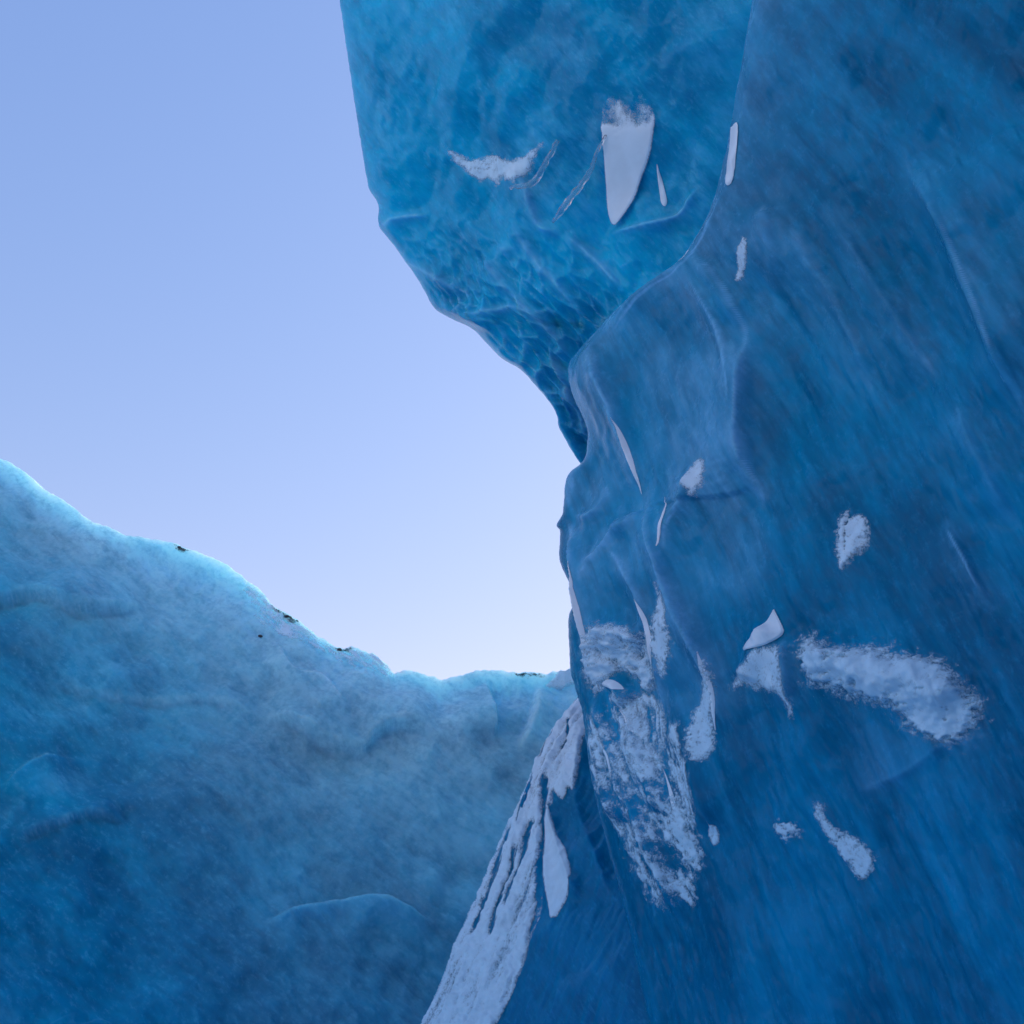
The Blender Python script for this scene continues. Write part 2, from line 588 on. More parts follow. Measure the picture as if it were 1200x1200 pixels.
def roof_surf(px, py, disp=True):
    px, py = np.broadcast_arrays(np.asarray(px, float), np.asarray(py, float))
    lx = lip_x(py)
    z = 1.0 / (0.0880 + 0.022 * (px - 510) / 300 + 0.010 * (360 - py) / 300)
    t = np.clip((px - lx) / 14.0, 0, 1)
    z = z + 0.20 * (1 - np.sqrt(np.clip(1 - (1 - t) ** 2, 0, 1)))
    P = at(px, py, z)
    if disp:
        fade = sstep(0, np.interp(py, [380, 470], [26, 9]), px - lx)
        h = 0.40 * fbm(P * 0.5 + 3, 3) + 0.10 * fbm(P * 1.7, 3)
        # little shell-shaped scallops, stretched down the slope
        c, s = math.cos(0.95), math.sin(0.95)
        wx = px + 14 * n2(px, py, 60, off=2.2)
        wy = py + 14 * n2(px, py, 60, off=5.2)
        a, b = wx * c + wy * s, -wx * s + wy * c
        dens = sstep(230, 380, py) * sstep(330, 120, px - lx) * 0.9 + 0.12 + 0.6 * sstep(400, 480, py)
        d1, d2 = voro(a / 34, b / 11, 3)
        h = h - 0.10 * dens * (1 - np.clip(d1, 0, 1)) + 0.035 * dens * np.exp(-(d2 - d1) / 0.10)
        d1, d2 = voro(a / 20, b / 8, 11)
        h = h - 0.05 * dens * (1 - np.clip(d1, 0, 1))
        for pts, amp, w in ROOF_RIDGES:
            d, sd_, f = pl_dist(pts, px, py)
            h = h + amp * np.where(sd_ > 0, np.exp(-d / w), np.exp(-d / (w * 0.35))) * sstep(0, .2, f) * sstep(1, .8, f)
        P = P + N_ROOF * (h * fade)[..., None]
    return P


pys = np.concatenate([np.linspace(-420, 0, 60), np.arange(2, 622, 2.0)])
ts = np.concatenate([1 - np.cos(np.linspace(0, math.pi / 2, 14)) * 1.0])
off = np.concatenate([14 * ts, np.arange(16, 420, 2.0), np.linspace(425, 800, 20)])
lx = lip_x(pys)
PX = lx[:, None] + off[None, :] * np.interp(pys, [-420, 545, 620], [1, 0.9, 0.7])[:, None]
PY = np.repeat(pys[:, None], len(off), 1)
front = roof_surf(PX, PY)
edge = front[:, 0]
outer = front[:, -1]
bk = [edge + np.array(d) for d in ((0.12, 0.35, 0.42), (0.45, 1.1, 1.25), (1.2, 2.0, 2.1), (2.6, 2.6, 2.4), (5, 3.0, 2.6), (8, 3.0, 2.8), (12, 2.0, 3.0))]
bk.append(outer + np.array([4.0, 2.0, 2.0]))
V = np.concatenate([np.stack(bk[::-1], 1), front], 1)
nr, nc = V.shape[:2]
F = grid_faces(nr, nc, loop=True, flip=True)
F.append(list(range(nc)))
F.append([(nr - 1) * nc + c for c in range(nc)][::-1])
roof = make_mesh("ice_overhang", V, F, M_ROOF, origin=(1.5, 9.5, 5))
c, s = math.cos(0.95), math.sin(0.95)
wx = PX + 14 * n2(PX, PY, 60, off=2.2)
wy = PY + 14 * n2(PX, PY, 60, off=5.2)
d1, d2 = voro((wx * c + wy * s) / 34, (-wx * s + wy * c) / 11, 3)
crest = np.exp(-(d2 - d1) / 0.07) * sstep(230, 380, PY) * sstep(330, 120, PX - lx[:, None]) * np.clip(0.3 + 1.1 * n2(PX, PY, 40, off=7.7), 0, 0.8)
for pts, amp, w in ROOF_RIDGES:
    d, sd_, f = pl_dist(pts, PX, PY)
    crest = np.maximum(crest, 0.55 * np.exp(-d / 3.0) * sstep(0, .3, f) * sstep(1, .7, f))
full = np.zeros((nr, nc))
full[:, len(bk):] = crest
mk = roof.data.attributes.new("milky", 'FLOAT', 'POINT')
mk.data.foreach_set("value", full.reshape(-1).astype(np.float32))
tag(roof, "bright blue overhanging ice roof with a rippled underside and curved lip", "ice overhang")

# ------------------------------------------------------------------ dark scalloped ice wall
EDGE = smooth_pl([(960, -420), (910, -150), (882, 0), (866, 90), (852, 170), (845, 200), (836, 235), (822, 266), (800, 300), (772, 324), (742, 346), (718, 366), (698, 388), (680, 408),
                  (667, 426), (666, 444), (672, 466), (682, 486), (688, 502), (688, 524), (683, 541), (668, 553), (663, 566),
                  (661, 584), (660, 600), (657, 607), (652, 616), (656, 622), (656, 634), (655, 648), (658, 664), (667, 682), (671, 697), (673, 706),
                  (667, 720), (666, 740), (667, 762), (669, 788), (676, 812), (683, 838), (687, 870), (692, 905), (700, 945), (714, 1000),
                  (735, 1080), (760, 1200), (790, 1400), (840, 1800)], 5)


def edge_x(py):
    return np.interp(py, EDGE[:, 1], EDGE[:, 0]) + 1.2 * n2(py, py * 0, 11, off=4.4, octaves=4)


# (line, height, width on its left-hand side, width on its right-hand side)
WALL_RIDGES = [(smooth_pl(p), a, w1, w2) for p, a, w1, w2 in [
    ([(690, 392), (706, 432), (722, 470), (737, 510), (748, 540), (754, 565), (756, 592)], 0.16, 9, 34),
    ([(663, 604), (678, 640), (688, 665), (693, 700), (698, 740), (696, 780), (692, 805)], 0.16, 14, 8),
    ([(757, 600), (735, 618), (717, 643), (702, 665), (694, 690)], 0.10, 14, 12),
    ([(762, 570), (770, 605), (780, 630), (790, 660), (797, 690), (812, 720), (828, 750), (840, 780), (847, 806), (848, 835), (842, 866)], 0.17, 10, 30),
    ([(828, 540), (818, 585), (800, 610), (793, 640), (794, 665)], 0.12, 16, 30),
    ([(722, 640), (742, 668), (760, 690), (769, 718), (776, 745), (778, 775), (777, 810), (778, 850)], 0.12, 12, 14),
    ([(880, 380), (879, 440), (880, 500), (885, 550), (896, 575), (893, 605)], 0.16, 9, 60),
    ([(848, 200), (838, 240), (802, 302), (742, 348), (698, 398)], 0.12, 30, 20),
    ([(806, 300), (838, 325), (862, 365), (876, 410)], 0.10, 12, 22),
    ([(802, 306), (828, 345), (852, 400), (864, 450)], 0.09, 10, 18),
    ([(815, 215), (803, 255), (805, 280), (803, 306)], 0.10, 18, 10),
    ([(1055, 160), (1072, 212), (1110, 270), (1140, 340), (1170, 410), (1200, 475), (1240, 560)], 0.16, 55, 10),
    ([(960, 230), (1000, 290), (1050, 370), (1100, 450)], 0.08, 12, 30),
    ([(900, 240), (915, 300), (905, 350)], 0.10, 30, 40),
    ([(1000, 930), (1060, 905), (1110, 870), (1160, 860)], 0.035, 40, 10),
    ([(924, 745), (932, 790), (932, 835)], 0.08, 8, 18),
    ([(668, 602), (688, 607), (704, 601), (712, 586), (709, 566)], 0.06, 7, 7),
    ([(668, 470), (676, 510), (672, 545), (664, 600)], 0.05, 8, 8),
    ([(757, 596), (748, 614), (728, 627)], 0.07, 10, 8),
    ([(930, 260), (960, 320), (1000, 400), (1020, 470)], 0.06, 10, 24),
    ([(1120, 470), (1150, 540), (1190, 620)], 0.07, 10, 24),
    ([(1100, 600), (1130, 660), (1160, 720)], 0.05, 8, 20),
]]
WALL_ROLLS = [(smooth_pl(p), a, w) for p, a, w in [
    ([(676, 780), (681, 815), (690, 850), (702, 885), (716, 925), (735, 970)], 0.16, 9),
    ([(694, 800), (701, 830), (711, 855), (722, 880), (735, 915), (752, 950), (775, 1000), (800, 1080)], 0.13, 9),
    ([(740, 800), (730, 830), (745, 860), (760, 900), (790, 960)], 0.12, 12),
    ([(790, 700), (800, 760), (800, 830), (820, 900), (845, 980)], 0.10, 16),
    ([(705, 745), (735, 742), (765, 750)], 0.14, 16),
    ([(712, 800), (728, 806), (745, 822)], 0.14, 8),
    ([(905, 730), (895, 765), (880, 800)], 0.10, 14),
    ([(945, 765), (1000, 775), (1060, 795), (1130, 830)], 0.12, 26),
]]


def wall_surf(px, py, disp=True):
    px, py = np.broadcast_arrays(np.asarray(px, float), np.asarray(py, float))
    ex = edge_x(py)
    z = 1.0 / (0.112 + 0.088 * (px - 670) / 530 + 0.028 * (py - 600) / 600 + 0.030 * (np.clip(600 - py, 0, None) / 600) ** 2)
    t = np.clip((px - ex) / 10.0, 0, 1)
    z = z + 0.13 * (1 - np.sqrt(np.clip(1 - (1 - t) ** 2, 0, 1)))
    P = at(px, py, z)
    if disp:
        fade = sstep(0, 22, px - ex)
        h = 0.22 * fbm(P * 0.55 + 9, 3) + 0.05 * fbm(P * 2.2, 3)
        h = h + 0.035 * n2(px, py, 110, 16, ang=1.08, off=0.7, octaves=4) * sstep(800, 950, px)
        h = h + 0.016 * n2(px, py, 60, 8, ang=1.2, off=3.7, octaves=4)
        for pts, amp, w1, w2 in WALL_RIDGES:
            d, s, f = pl_dist(pts, px, py)
            h = h + 1.5 * amp * np.where(s < 0, np.exp(-d / w1), np.exp(-d / w2)) * sstep(0, .3, f) * sstep(1, .6, f)
        for pts, amp, w in WALL_ROLLS:
            d, s, f = pl_dist(pts, px, py)
            h = h + amp * np.exp(-(d / w) ** 2) * sstep(0, .15, f) * sstep(1, .85, f)
        P = P + N_WALL * (h * fade)[..., None]
    return P


pys = np.concatenate([np.linspace(-420, 60, 60), np.arange(64, 1240, 2.2), np.linspace(1245, 1800, 40)])
off = np.concatenate([10 * ts, np.arange(12, 580, 2.2), np.linspace(585, 1000, 30)])
ex = edge_x(pys)
wid = np.interp(pys, [-420, 400, 560, 1240, 1800], [0.8, 1.0, 1.0, 1.0, 0.9])
PX = ex[:, None] + off[None, :] * wid[:, None]
PY = np.repeat(pys[:, None], len(off), 1)
front = wall_surf(PX, PY)
edge = front[:, 0]
outer = front[:, -1]
bk = [edge + np.array(d) for d in ((0.08, 0.25, 0.15), (0.3, 0.7, 0.4), (0.9, 1.6, 0.8), (2.2, 4.2, 1.0), (5.5, 6.0, 1.0), (9.5, 4.5, 1.0), (10.5, -2.0, 0.8))]  # hidden back mass bulked out to keep the sun off the floor
e2 = outer.copy()
e2[:, 1] = -7.0
e2[:, 0] = np.maximum(outer[:, 0], 2.6)
e3 = e2 + np.array([8.0, 0, 0])
V = np.concatenate([np.stack(bk[::-1], 1), front, np.stack([e2, e3], 1)], 1)
bot = V[-1:].copy()
bot[..., 2] = -0.4
V = np.concatenate([V, bot], 0)
nr, nc = V.shape[:2]
F = grid_faces(nr, nc, loop=True, flip=True)
F.append(list(range(nc)))
F.append([(nr - 1) * nc + c for c in range(nc)][::-1])
wall = make_mesh("ice_wall", V, F, M_WALL, origin=(3, 5, 0))
FX, FY = PX, PY
frost = np.zeros(PX.shape)  # pale sheen of the ridge facets, painted into the ice colour
for pts, amp, w1, w2 in WALL_RIDGES:
    d, sd_, f = pl_dist(pts, FX, FY)
    frost = np.maximum(frost, (1.3 * np.exp(-d / 1.8) + 0.7 * np.where(sd_ < 0, np.exp(-d / (1.2 * w1)), np.exp(-d / (1.2 * w2)))) * sstep(0, .15, f) * sstep(1, .85, f))
for poly, fe, amt in [  # soft veils: sky sheen painted as pale areas
    ([(796, 425), (840, 405), (880, 395), (880, 470), (882, 545), (890, 575), (850, 610), (800, 605), (788, 540), (790, 470)], 22, 0.75),
    ([(845, 190), (880, 200), (880, 260), (850, 300), (810, 330), (765, 365), (720, 410), (690, 420), (690, 392), (742, 346), (800, 300), (836, 236)], 16, 0.60),
    ([(728, 440), (775, 400), (800, 430), (796, 520), (770, 560), (752, 510)], 22, 0.45),
    ([(758, 580), (772, 600), (745, 630), (722, 650), (716, 640), (740, 612)], 8, 0.55),
    ([(672, 565), (712, 560), (716, 596), (690, 612), (668, 600)], 12, 0.40),
    ([(800, 600), (890, 600), (905, 660), (880, 700), (815, 700), (796, 650)], 26, 0.45),
    ([(800, 240), (830, 215), (845, 250), (815, 290)], 14, 0.5),
    ([(885, 220), (930, 210), (925, 330), (890, 380)], 26, 0.40),
    ([(668, 620), (690, 625), (704, 650), (690, 680), (664, 660)], 12, 0.35)]:
    sdv = poly_sd(smooth_pl(list(poly) + [poly[0]], 5)[:-1], FX, FY)
    sdv = sdv + 14 * n2(FX, FY, 50, 16, ang=1.15, off=poly[0][0] * 0.01, octaves=4)
    frost = np.maximum(frost, amt * sstep(-fe, fe, sdv) * (0.85 + 0.5 * n2(FX, FY, 46, 7, ang=1.2, off=8.8)))
frost = np.clip(frost, 0, 0.9)
hair = np.zeros(FX.shape)
for line in [
    [(697, 398), (706, 432), (722, 470), (737, 510), (750, 545), (755, 580), (758, 600)], [(660, 603), (672, 632), (684, 655), (690, 690)],
    [(768, 582), (776, 620), (788, 655), (795, 685), (812, 722), (828, 750), (840, 782), (846, 815)], [(820, 583), (806, 604), (797, 625), (793, 655)],
    [(808, 295), (842, 322), (866, 362), (878, 405), (881, 460)], [(800, 305), (826, 345), (850, 395), (866, 450), (872, 500)],
    [(717, 645), (704, 662), (697, 680)], [(752, 690), (764, 706), (770, 730)], [(720, 640), (745, 672), (762, 700)],
    [(848, 205), (836, 245), (800, 306), (745, 352), (705, 396)], [(862, 210), (846, 255), (812, 312), (760, 352), (715, 396), (700, 420)],
    [(880, 390), (879, 450), (881, 520), (888, 555), (897, 578), (890, 600)], [(1100, 610), (1125, 650), (1150, 700)], [(1112, 260), (1150, 350), (1190, 450)]]:
    d, sd_, f = pl_dist(smooth_pl(line), FX, FY)
    hair = np.maximum(hair, np.exp(-(d / 1.7) ** 2) * sstep(0, .25, f) * sstep(1, .75, f))
frost = frost * np.interp(FX, [880, 960], [1.0, 0.45])
frost = np.clip(frost * (0.6 + 0.9 * n2(FX, FY, 60, 24, ang=1.1, off=2.5)), 0, 0.75)
full = np.zeros((nr, nc))
frost = np.maximum(frost, 0.55 * np.exp(-(FX - edge_x(FY)) / 45) * sstep(520, 380, FY) * (0.8 + 0.6 * n2(FX, FY, 50, 20, ang=1.0, off=6.1)))
frost = np.clip(np.maximum(frost, 0.95 * hair), 0, 0.95)
full[:-1, len(bk):len(bk) + PX.shape[1]] = frost
mk = wall.data.attributes.new("milky", 'FLOAT', 'POINT')
mk.data.foreach_set("value", full.reshape(-1).astype(np.float32))
tag(wall, "dark blue glassy ice wall with scalloped ridges and patches of clinging snow", "ice wall")

# ------------------------------------------------------------------ ice buttress under the snow slope
BUT = smooth_pl([(682, 800), (678, 815), (668, 828), (655, 847), (640, 872), (628, 897), (617, 922), (605, 948), (592, 974), (580, 1000), (562, 1042), (535, 1105),
                 (500, 1190), (450, 1300), (380, 1450), (300, 1600)], 5)


def but_x(py):
    return np.interp(py, BUT[:, 1], BUT[:, 0]) + 0.8 * n2(py, py * 0, 16, off=6.4, octaves=3)


BUT_RIDGES = [(smooth_pl(p), a, w1, w2) for p, a, w1, w2 in [
    ([(680, 820), (672, 860), (655, 895), (642, 925), (636, 960), (634, 1000), (630, 1060)], 0.10, 18, 10),
    ([(668, 845), (645, 880), (630, 915), (618, 950), (608, 985), (598, 1020)], 0.10, 8, 8),
    ([(645, 950), (652, 980), (662, 1010), (680, 1060)], 0.10, 6, 12),
    ([(690, 850), (684, 890), (678, 930), (682, 960), (698, 1000), (720, 1060)], 0.12, 20, 12),
]]


def but_surf(px, py, disp=True):
    px, py = np.broadcast_arrays(np.asarray(px, float), np.asarray(py, float))
    bx = but_x(py)
    z = 1.0 / (0.090 + 0.010 * (px - 640) / 100 + 0.026 * (py - 800) / 200)
    t = np.clip((px - bx) / 16.0, 0, 1)
    z = z + 0.25 * (1 - np.sqrt(np.clip(1 - (1 - t) ** 2, 0, 1)))
    P = at(px, py, z)
    if disp:
        fade = sstep(0, 14, px - bx)
        h = 0.14 * fbm(P * 0.9 + 4, 3) + 0.03 * n2(px, py, 50, 9, ang=1.95, off=4.7, octaves=3)
        for pts, amp, w1, w2 in BUT_RIDGES:
            d, s, f = pl_dist(pts, px, py)
            h = h + amp * np.where(s > 0, np.exp(-d / w1), np.exp(-d / w2)) * sstep(0, .15, f) * sstep(1, .85, f)
        P = P + N_BUT * (h * fade)[..., None]
    return P


pys = np.concatenate([np.arange(800, 1230, 2.2), np.linspace(1235, 1600, 40)])
off = np.concatenate([16 * ts, np.arange(18, 260, 2.2), np.linspace(265, 520, 20)])
bx = but_x(pys)
PX = bx[:, None] + off[None, :] * np.interp(pys, [800, 900, 1600], [0.35, 0.7, 1.2])[:, None]
PY = np.repeat(pys[:, None], len(off), 1)
front = but_surf(PX, PY)
edge = front[:, 0]
bk = [edge + np.array(d) for d in ((0.08, 0.16, 0.0), (0.4, 0.5, -0.1), (1.2, 1.0, -0.2), (3.0, 1.0, 0.0), (4.5, 0.0, 0.0))]
V = np.concatenate([np.stack(bk[::-1], 1), front], 1)
bot = V[-1:].copy()
bot[..., 2] = -0.4
V = np.concatenate([V, bot], 0)
nr, nc = V.shape[:2]
F = grid_faces(nr, nc, loop=True, flip=True)
F.append(list(range(nc)))
F.append([(nr - 1) * nc + c for c in range(nc)][::-1])
but = make_mesh("ice_buttress", V, F, M_RAMP, origin=(0.6, 8, 0))
tag(but, "steep blue ice buttress carrying a streaked snow slope at the wall's foot", "ice buttress")


# ------------------------------------------------------------------ snow clinging to the ice
def drape(name, surf, nrm, poly, label, cat, group=None, thick=0.05, feather=8.0, grain=0.45, gs=(5.0, 5.0), ang=0.0,
          step=1.2, mat=None, bias=0.0, seed=0.0, level=1.0, cuts=(), lump=0.0, lump_s=22.0, smooth_edge=True, margin=None, blur=12, flat=False, reach=1.0, thin_above=None):
    """a skin of snow laid on an ice surface, frayed where it thins out"""
    poly = smooth_pl(list(poly) + [poly[0]], 5)[:-1] if smooth_edge else np.asarray(poly, float)
    mg = margin if margin is not None else feather * 1.2 * reach + 3
    x0, y0 = poly.min(0) - mg
    x1, y1 = poly.max(0) + mg
    xs, ys = np.arange(x0, x1, step), np.arange(y0, y1, step)
    X, Y = np.meshgrid(xs, ys)
    s = poly_sd(poly, X, Y)
    m = sstep(-feather, feather, s) * 1.0 - 0.5 + bias
    m = np.minimum(m, level)
    for cp, cw in cuts:
        d, _, f = pl_dist(smooth_pl(cp), X, Y)
        d = d + 3.0 * n2(X, Y, 14, 3, ang=ang, off=seed + 3, octaves=3)
        m = m - 0.75 * np.exp(-(d / cw) ** 2) * sstep(0, .1, f) * sstep(1.0, .85, f)
    g = n2(X, Y, gs[0], gs[1], ang=ang, off=seed, octaves=4)
    g2 = n2(X, Y, gs[0] * 4, gs[1] * 4, ang=ang, off=seed + 5, octaves=3)
    T = m + grain * (0.7 * g + 0.6 * g2)
    if thin_above:                              # the skin thins out towards its upper end
        T = T - 1.1 * sstep(thin_above[1], thin_above[0], Y + 30 * n2(X, Y, 18, 26, off=seed + 2, octaves=3))
    T = T - 1.5 * sstep(0.55 * feather * reach, feather * reach + 2, -s)
    T = np.where(outside(surf, X, Y), -2.0, T)
    P = surf(X, Y)
    H = 0.005 + 0.3 * thick * sstep(-0.1, 0.5, T)
    if lump:
        H = H + lump * sstep(0, .5, T) * (0.3 + n2(X, Y, lump_s, off=seed + 9, octaves=3))
    H = np.maximum(H, 0.005)
    Pb = P.copy()
    for _ in range(blur):                       # snow fills the hollows under it
        Pb[1:-1, 1:-1] = (Pb[:-2, 1:-1] + Pb[2:, 1:-1] + Pb[1:-1, :-2] + Pb[1:-1, 2:] + Pb[1:-1, 1:-1]) / 5
    fill = np.clip(((Pb - P) * nrm).sum(-1), 0, 0.4) * sstep(-0.2, 0.3, T)
    P = Pb + nrm * (H + 0.03)[..., None] if flat else P + nrm * (H + fill)[..., None]
    keep = T > -0.42
    F = grid_faces(len(ys), len(xs), keep=keep, flip=True, every=outside(surf, X, Y))
    if not F:
        return None
    used = np.unique(np.array(F))
    rem = np.zeros(P.reshape(-1, 3).shape[0], int)
    rem[used] = np.arange(len(used))
    Vv = P.reshape(-1, 3)[used]
    F = rem[np.array(F)].tolist()
    o = make_mesh(name, Vv, F, mat or M_SNOW, origin=Vv.mean(0))
    ca = o.data.attributes.new("cover", 'FLOAT', 'POINT')
    ca.data.foreach_set("value", T.reshape(-1)[used].astype(np.float32))
    return tag(o, label, cat, group)


def outside(surf, X, Y):
    if surf is wall_surf:
        return X < edge_x(Y) + 1.5
    if surf is roof_surf:
        return X < lip_x(Y) + 2
    if surf is but_surf:
        return X < but_x(Y) + 0.5
    return Y < rim_y(X) + 1.0


W = (wall_surf, N_WALL)
R = (roof_surf, N_ROOF)
B = (but_surf, N_BUT)

drape("snow_slope", *B, [(684, 816), (672, 826), (655, 848), (640, 873), (628, 897), (614, 926), (600, 955), (586, 985), (570, 1020), (548, 1070), (520, 1140), (490, 1215), (520, 1260),
                         (575, 1200), (615, 1120), (636, 1050), (640, 1000), (640, 960), (648, 945), (652, 930), (662, 938), (668, 924), (676, 932), (681, 912), (686, 880), (690, 850)],
      "tall triangular snow slope streaked with bare ice on the blue buttress", "snow slope",
      thick=0.05, feather=5, grain=0.75, gs=(46, 4.5), ang=2.02, bias=0.25, level=0.40, lump=0.05, lump_s=12, mat=M_SLOPE,
      cuts=[([(660, 850), (648, 877), (636, 903)], 2.2), ([(634, 900), (628, 920), (618, 945), (606, 978)], 2.4), ([(650, 908), (644, 925), (643, 945), (640, 990), (634, 1050), (615, 1120)], 3.4),
            ([(630, 960), (620, 985), (612, 1015), (590, 1070)], 4.0), ([(602, 965), (590, 992), (576, 1030), (550, 1100)], 3.0), ([(632, 915), (622, 945), (616, 960)], 1.6),
            ([(672, 850), (670, 875), (664, 890)], 1.2), ([(610, 990), (596, 1030), (570, 1100)], 2.5)])
drape("snow_streak", *B, [(645, 948), (650, 965), (656, 985), (668, 1005), (672, 1040), (650, 1080), (641, 1040), (641, 990)],
      "narrow snow streak below the triangular snow slope on the buttress", "snow", thick=0.04, feather=3, grain=0.4, gs=(20, 4), ang=1.4, bias=0.15, mat=M_SLOPE)
drape("snow_veil", *W, [(690, 752), (704, 738), (726, 735), (748, 742), (770, 756), (776, 782), (764, 806), (748, 800), (730, 786), (712, 800), (698, 812), (690, 785)],
      "billowy snow bank clinging under the ridges of the dark wall", "snow", thick=0.06, feather=14, grain=0.95, gs=(15, 10), bias=0.05, level=0.32, lump=0.10, lump_s=18, mat=M_SOFT)
drape("snow_veil", *W, [(712, 815), (735, 818), (752, 850), (775, 880), (800, 915), (818, 960), (822, 1010), (800, 1060), (760, 1040), (735, 985), (712, 935), (700, 890), (698, 850)],
      "speckled snow veil streaming down the foot of the dark wall", "snow", thick=0.035, feather=18, grain=1.4, gs=(13, 6.0), ang=1.12, bias=0.0, level=0.12, seed=2.0, lump=0.03)
drape("snow_veil", *W, [(738, 820), (762, 815), (780, 840), (782, 880), (768, 905), (748, 890), (736, 860)],
      "wispy snow clump between the streaming veil and the ridge line", "snow", thick=0.04, feather=12, grain=1.3, gs=(20, 5), ang=1.3, level=0.2, seed=3.0, lump=0.03)
drape("snow_streak", *W, [(790, 690), (800, 712), (806, 745), (800, 775), (786, 792), (778, 770), (782, 730)],
      "upright frosty snow streak beside the curving ridge", "snow", thick=0.03, feather=10, grain=0.9, gs=(6, 4), ang=1.4, seed=4.0)
drape("snow_patch", *W, [(843, 770), (848, 800), (846, 850), (838, 885), (822, 888), (815, 868), (822, 835), (832, 815), (838, 795)],
      "frosty snow pocket caught inside the curving ridge", "snow", thick=0.04, feather=8, grain=0.7, gs=(5, 4), seed=5.0)
drape("snow_patch", *W, [(790, 850), (806, 846), (812, 870), (822, 905), (826, 945), (815, 965), (800, 930), (790, 890)],
      "torn snow flecks below the frosty pocket", "snow", thick=0.035, feather=12, grain=1.3, gs=(14, 4), ang=1.3, bias=-0.12, seed=6.0)
drape("snow_patch", *W, [(834, 543), (841, 548), (840, 568), (833, 580), (828, 586), (824, 577), (819, 574), (823, 560), (828, 546)],
      "small oval snow patch in a hollow between two ridges", "snow", thick=0.03, feather=6, grain=0.5, gs=(5, 4), bias=0.05, seed=7.0)
drape("snow_patch", *W, [(884, 287), (888, 292), (886, 306), (880, 318), (873, 330), (869, 331), (872, 318), (874, 304), (880, 292)],
      "tiny leaf shaped snow patch high on the dark wall", "snow", thick=0.03, feather=4, grain=0.4, gs=(5, 3), bias=0.08, seed=8.0)
drape("snow_patch", *W, [(990, 597), (994, 604), (1006, 603), (1013, 614), (1014, 632), (1008, 646), (1000, 651), (988, 666), (983, 652), (980, 632), (981, 612)],
      "upright oval snow patch with a notch on the open dark wall", "snow", thick=0.04, feather=7, grain=0.6, gs=(5, 4), bias=0.06, seed=9.0, lump=0.03, cuts=[([(997, 596), (990, 612), (989, 632), (990, 650)], 0.7)])
drape("snow_glint_ledge", *W, [(914, 716), (921, 728), (925, 742), (915, 752), (902, 759), (881, 762), (893, 748), (904, 732)],
      "smooth pale wedge of snow and painted sky reflection above a frosty skirt", "snow", thick=0.07, feather=2, grain=0.05, gs=(12, 12), bias=0.3, mat=M_CRUST, seed=10.0)  # its smooth white paints a sky reflection over the snow
drape("snow_patch", *W, [(895, 765), (918, 757), (927, 762), (929, 790), (934, 830), (928, 838), (921, 815), (900, 808), (880, 802), (866, 806), (876, 786)],
      "frosty snow skirt hanging below the pale wedge", "snow", thick=0.03, feather=9, grain=0.65, gs=(16, 4), ang=1.35, seed=11.0)
drape("snow_bank", *W, [(944, 757), (958, 748), (985, 762), (1020, 762), (1060, 768), (1095, 775), (1125, 800), (1146, 826), (1140, 846), (1126, 866), (1105, 868), (1070, 850),
                        (1045, 826), (1000, 815), (965, 800), (950, 780)],
      "large soft drift of fluffy snow stretched across the dark wall", "snow", thick=0.09, feather=17, grain=0.75, gs=(9, 6), bias=0.10, seed=12.0, lump=0.07, lump_s=34, mat=M_SOFT, blur=30, reach=1.7)
drape("snow_streak", *W, [(955, 942), (966, 944), (968, 960), (985, 974), (1005, 985), (1024, 1004), (1010, 1030), (990, 1010), (975, 990), (962, 966)],
      "ragged snow streak trailing down beneath the large drift", "snow", thick=0.04, feather=6, grain=0.9, gs=(7, 4), ang=0.8, seed=13.0)
drape("snow_patch", *W, [(912, 962), (934, 966), (940, 980), (925, 985), (910, 975)],
      "scattered snow flecks beside the ragged streak", "snow", thick=0.03, feather=8, grain=1.3, gs=(6, 4), bias=-0.15, seed=14.0)
drape("snow_patch", *W, [(838, 965), (845, 968), (846, 985), (840, 990), (834, 978)],
      "small smooth snow dab beside the streaming veil", "snow", thick=0.03, feather=3, grain=0.3, gs=(5, 5), seed=15.0)
drape("snow_glint_ledge", *W, [(857, 150), (868, 150), (869, 205), (862, 224), (856, 205)],
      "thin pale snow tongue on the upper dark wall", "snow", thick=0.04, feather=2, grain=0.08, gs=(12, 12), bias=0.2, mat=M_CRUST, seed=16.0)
drape("grit_patch", *W, [(671, 690), (682, 694), (692, 715), (694, 740), (684, 738), (676, 728), (672, 712)],
      "dark grit frozen into the chipped outer edge of the dark wall", "grit", thick=0.02, feather=7, grain=1.0, gs=(7, 5), bias=-0.08, level=0.25, mat=M_DIRT, seed=17.0)
# slivers on the ridge crests: sky glints painted as white skins, plus snow
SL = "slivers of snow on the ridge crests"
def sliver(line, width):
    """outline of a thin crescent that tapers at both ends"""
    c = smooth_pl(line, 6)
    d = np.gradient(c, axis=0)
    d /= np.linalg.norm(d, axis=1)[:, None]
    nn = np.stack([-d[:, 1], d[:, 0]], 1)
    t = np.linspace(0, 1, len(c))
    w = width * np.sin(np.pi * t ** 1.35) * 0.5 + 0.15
    return np.vstack([c + nn * w[:, None], (c - nn * w[:, None])[::-1]])


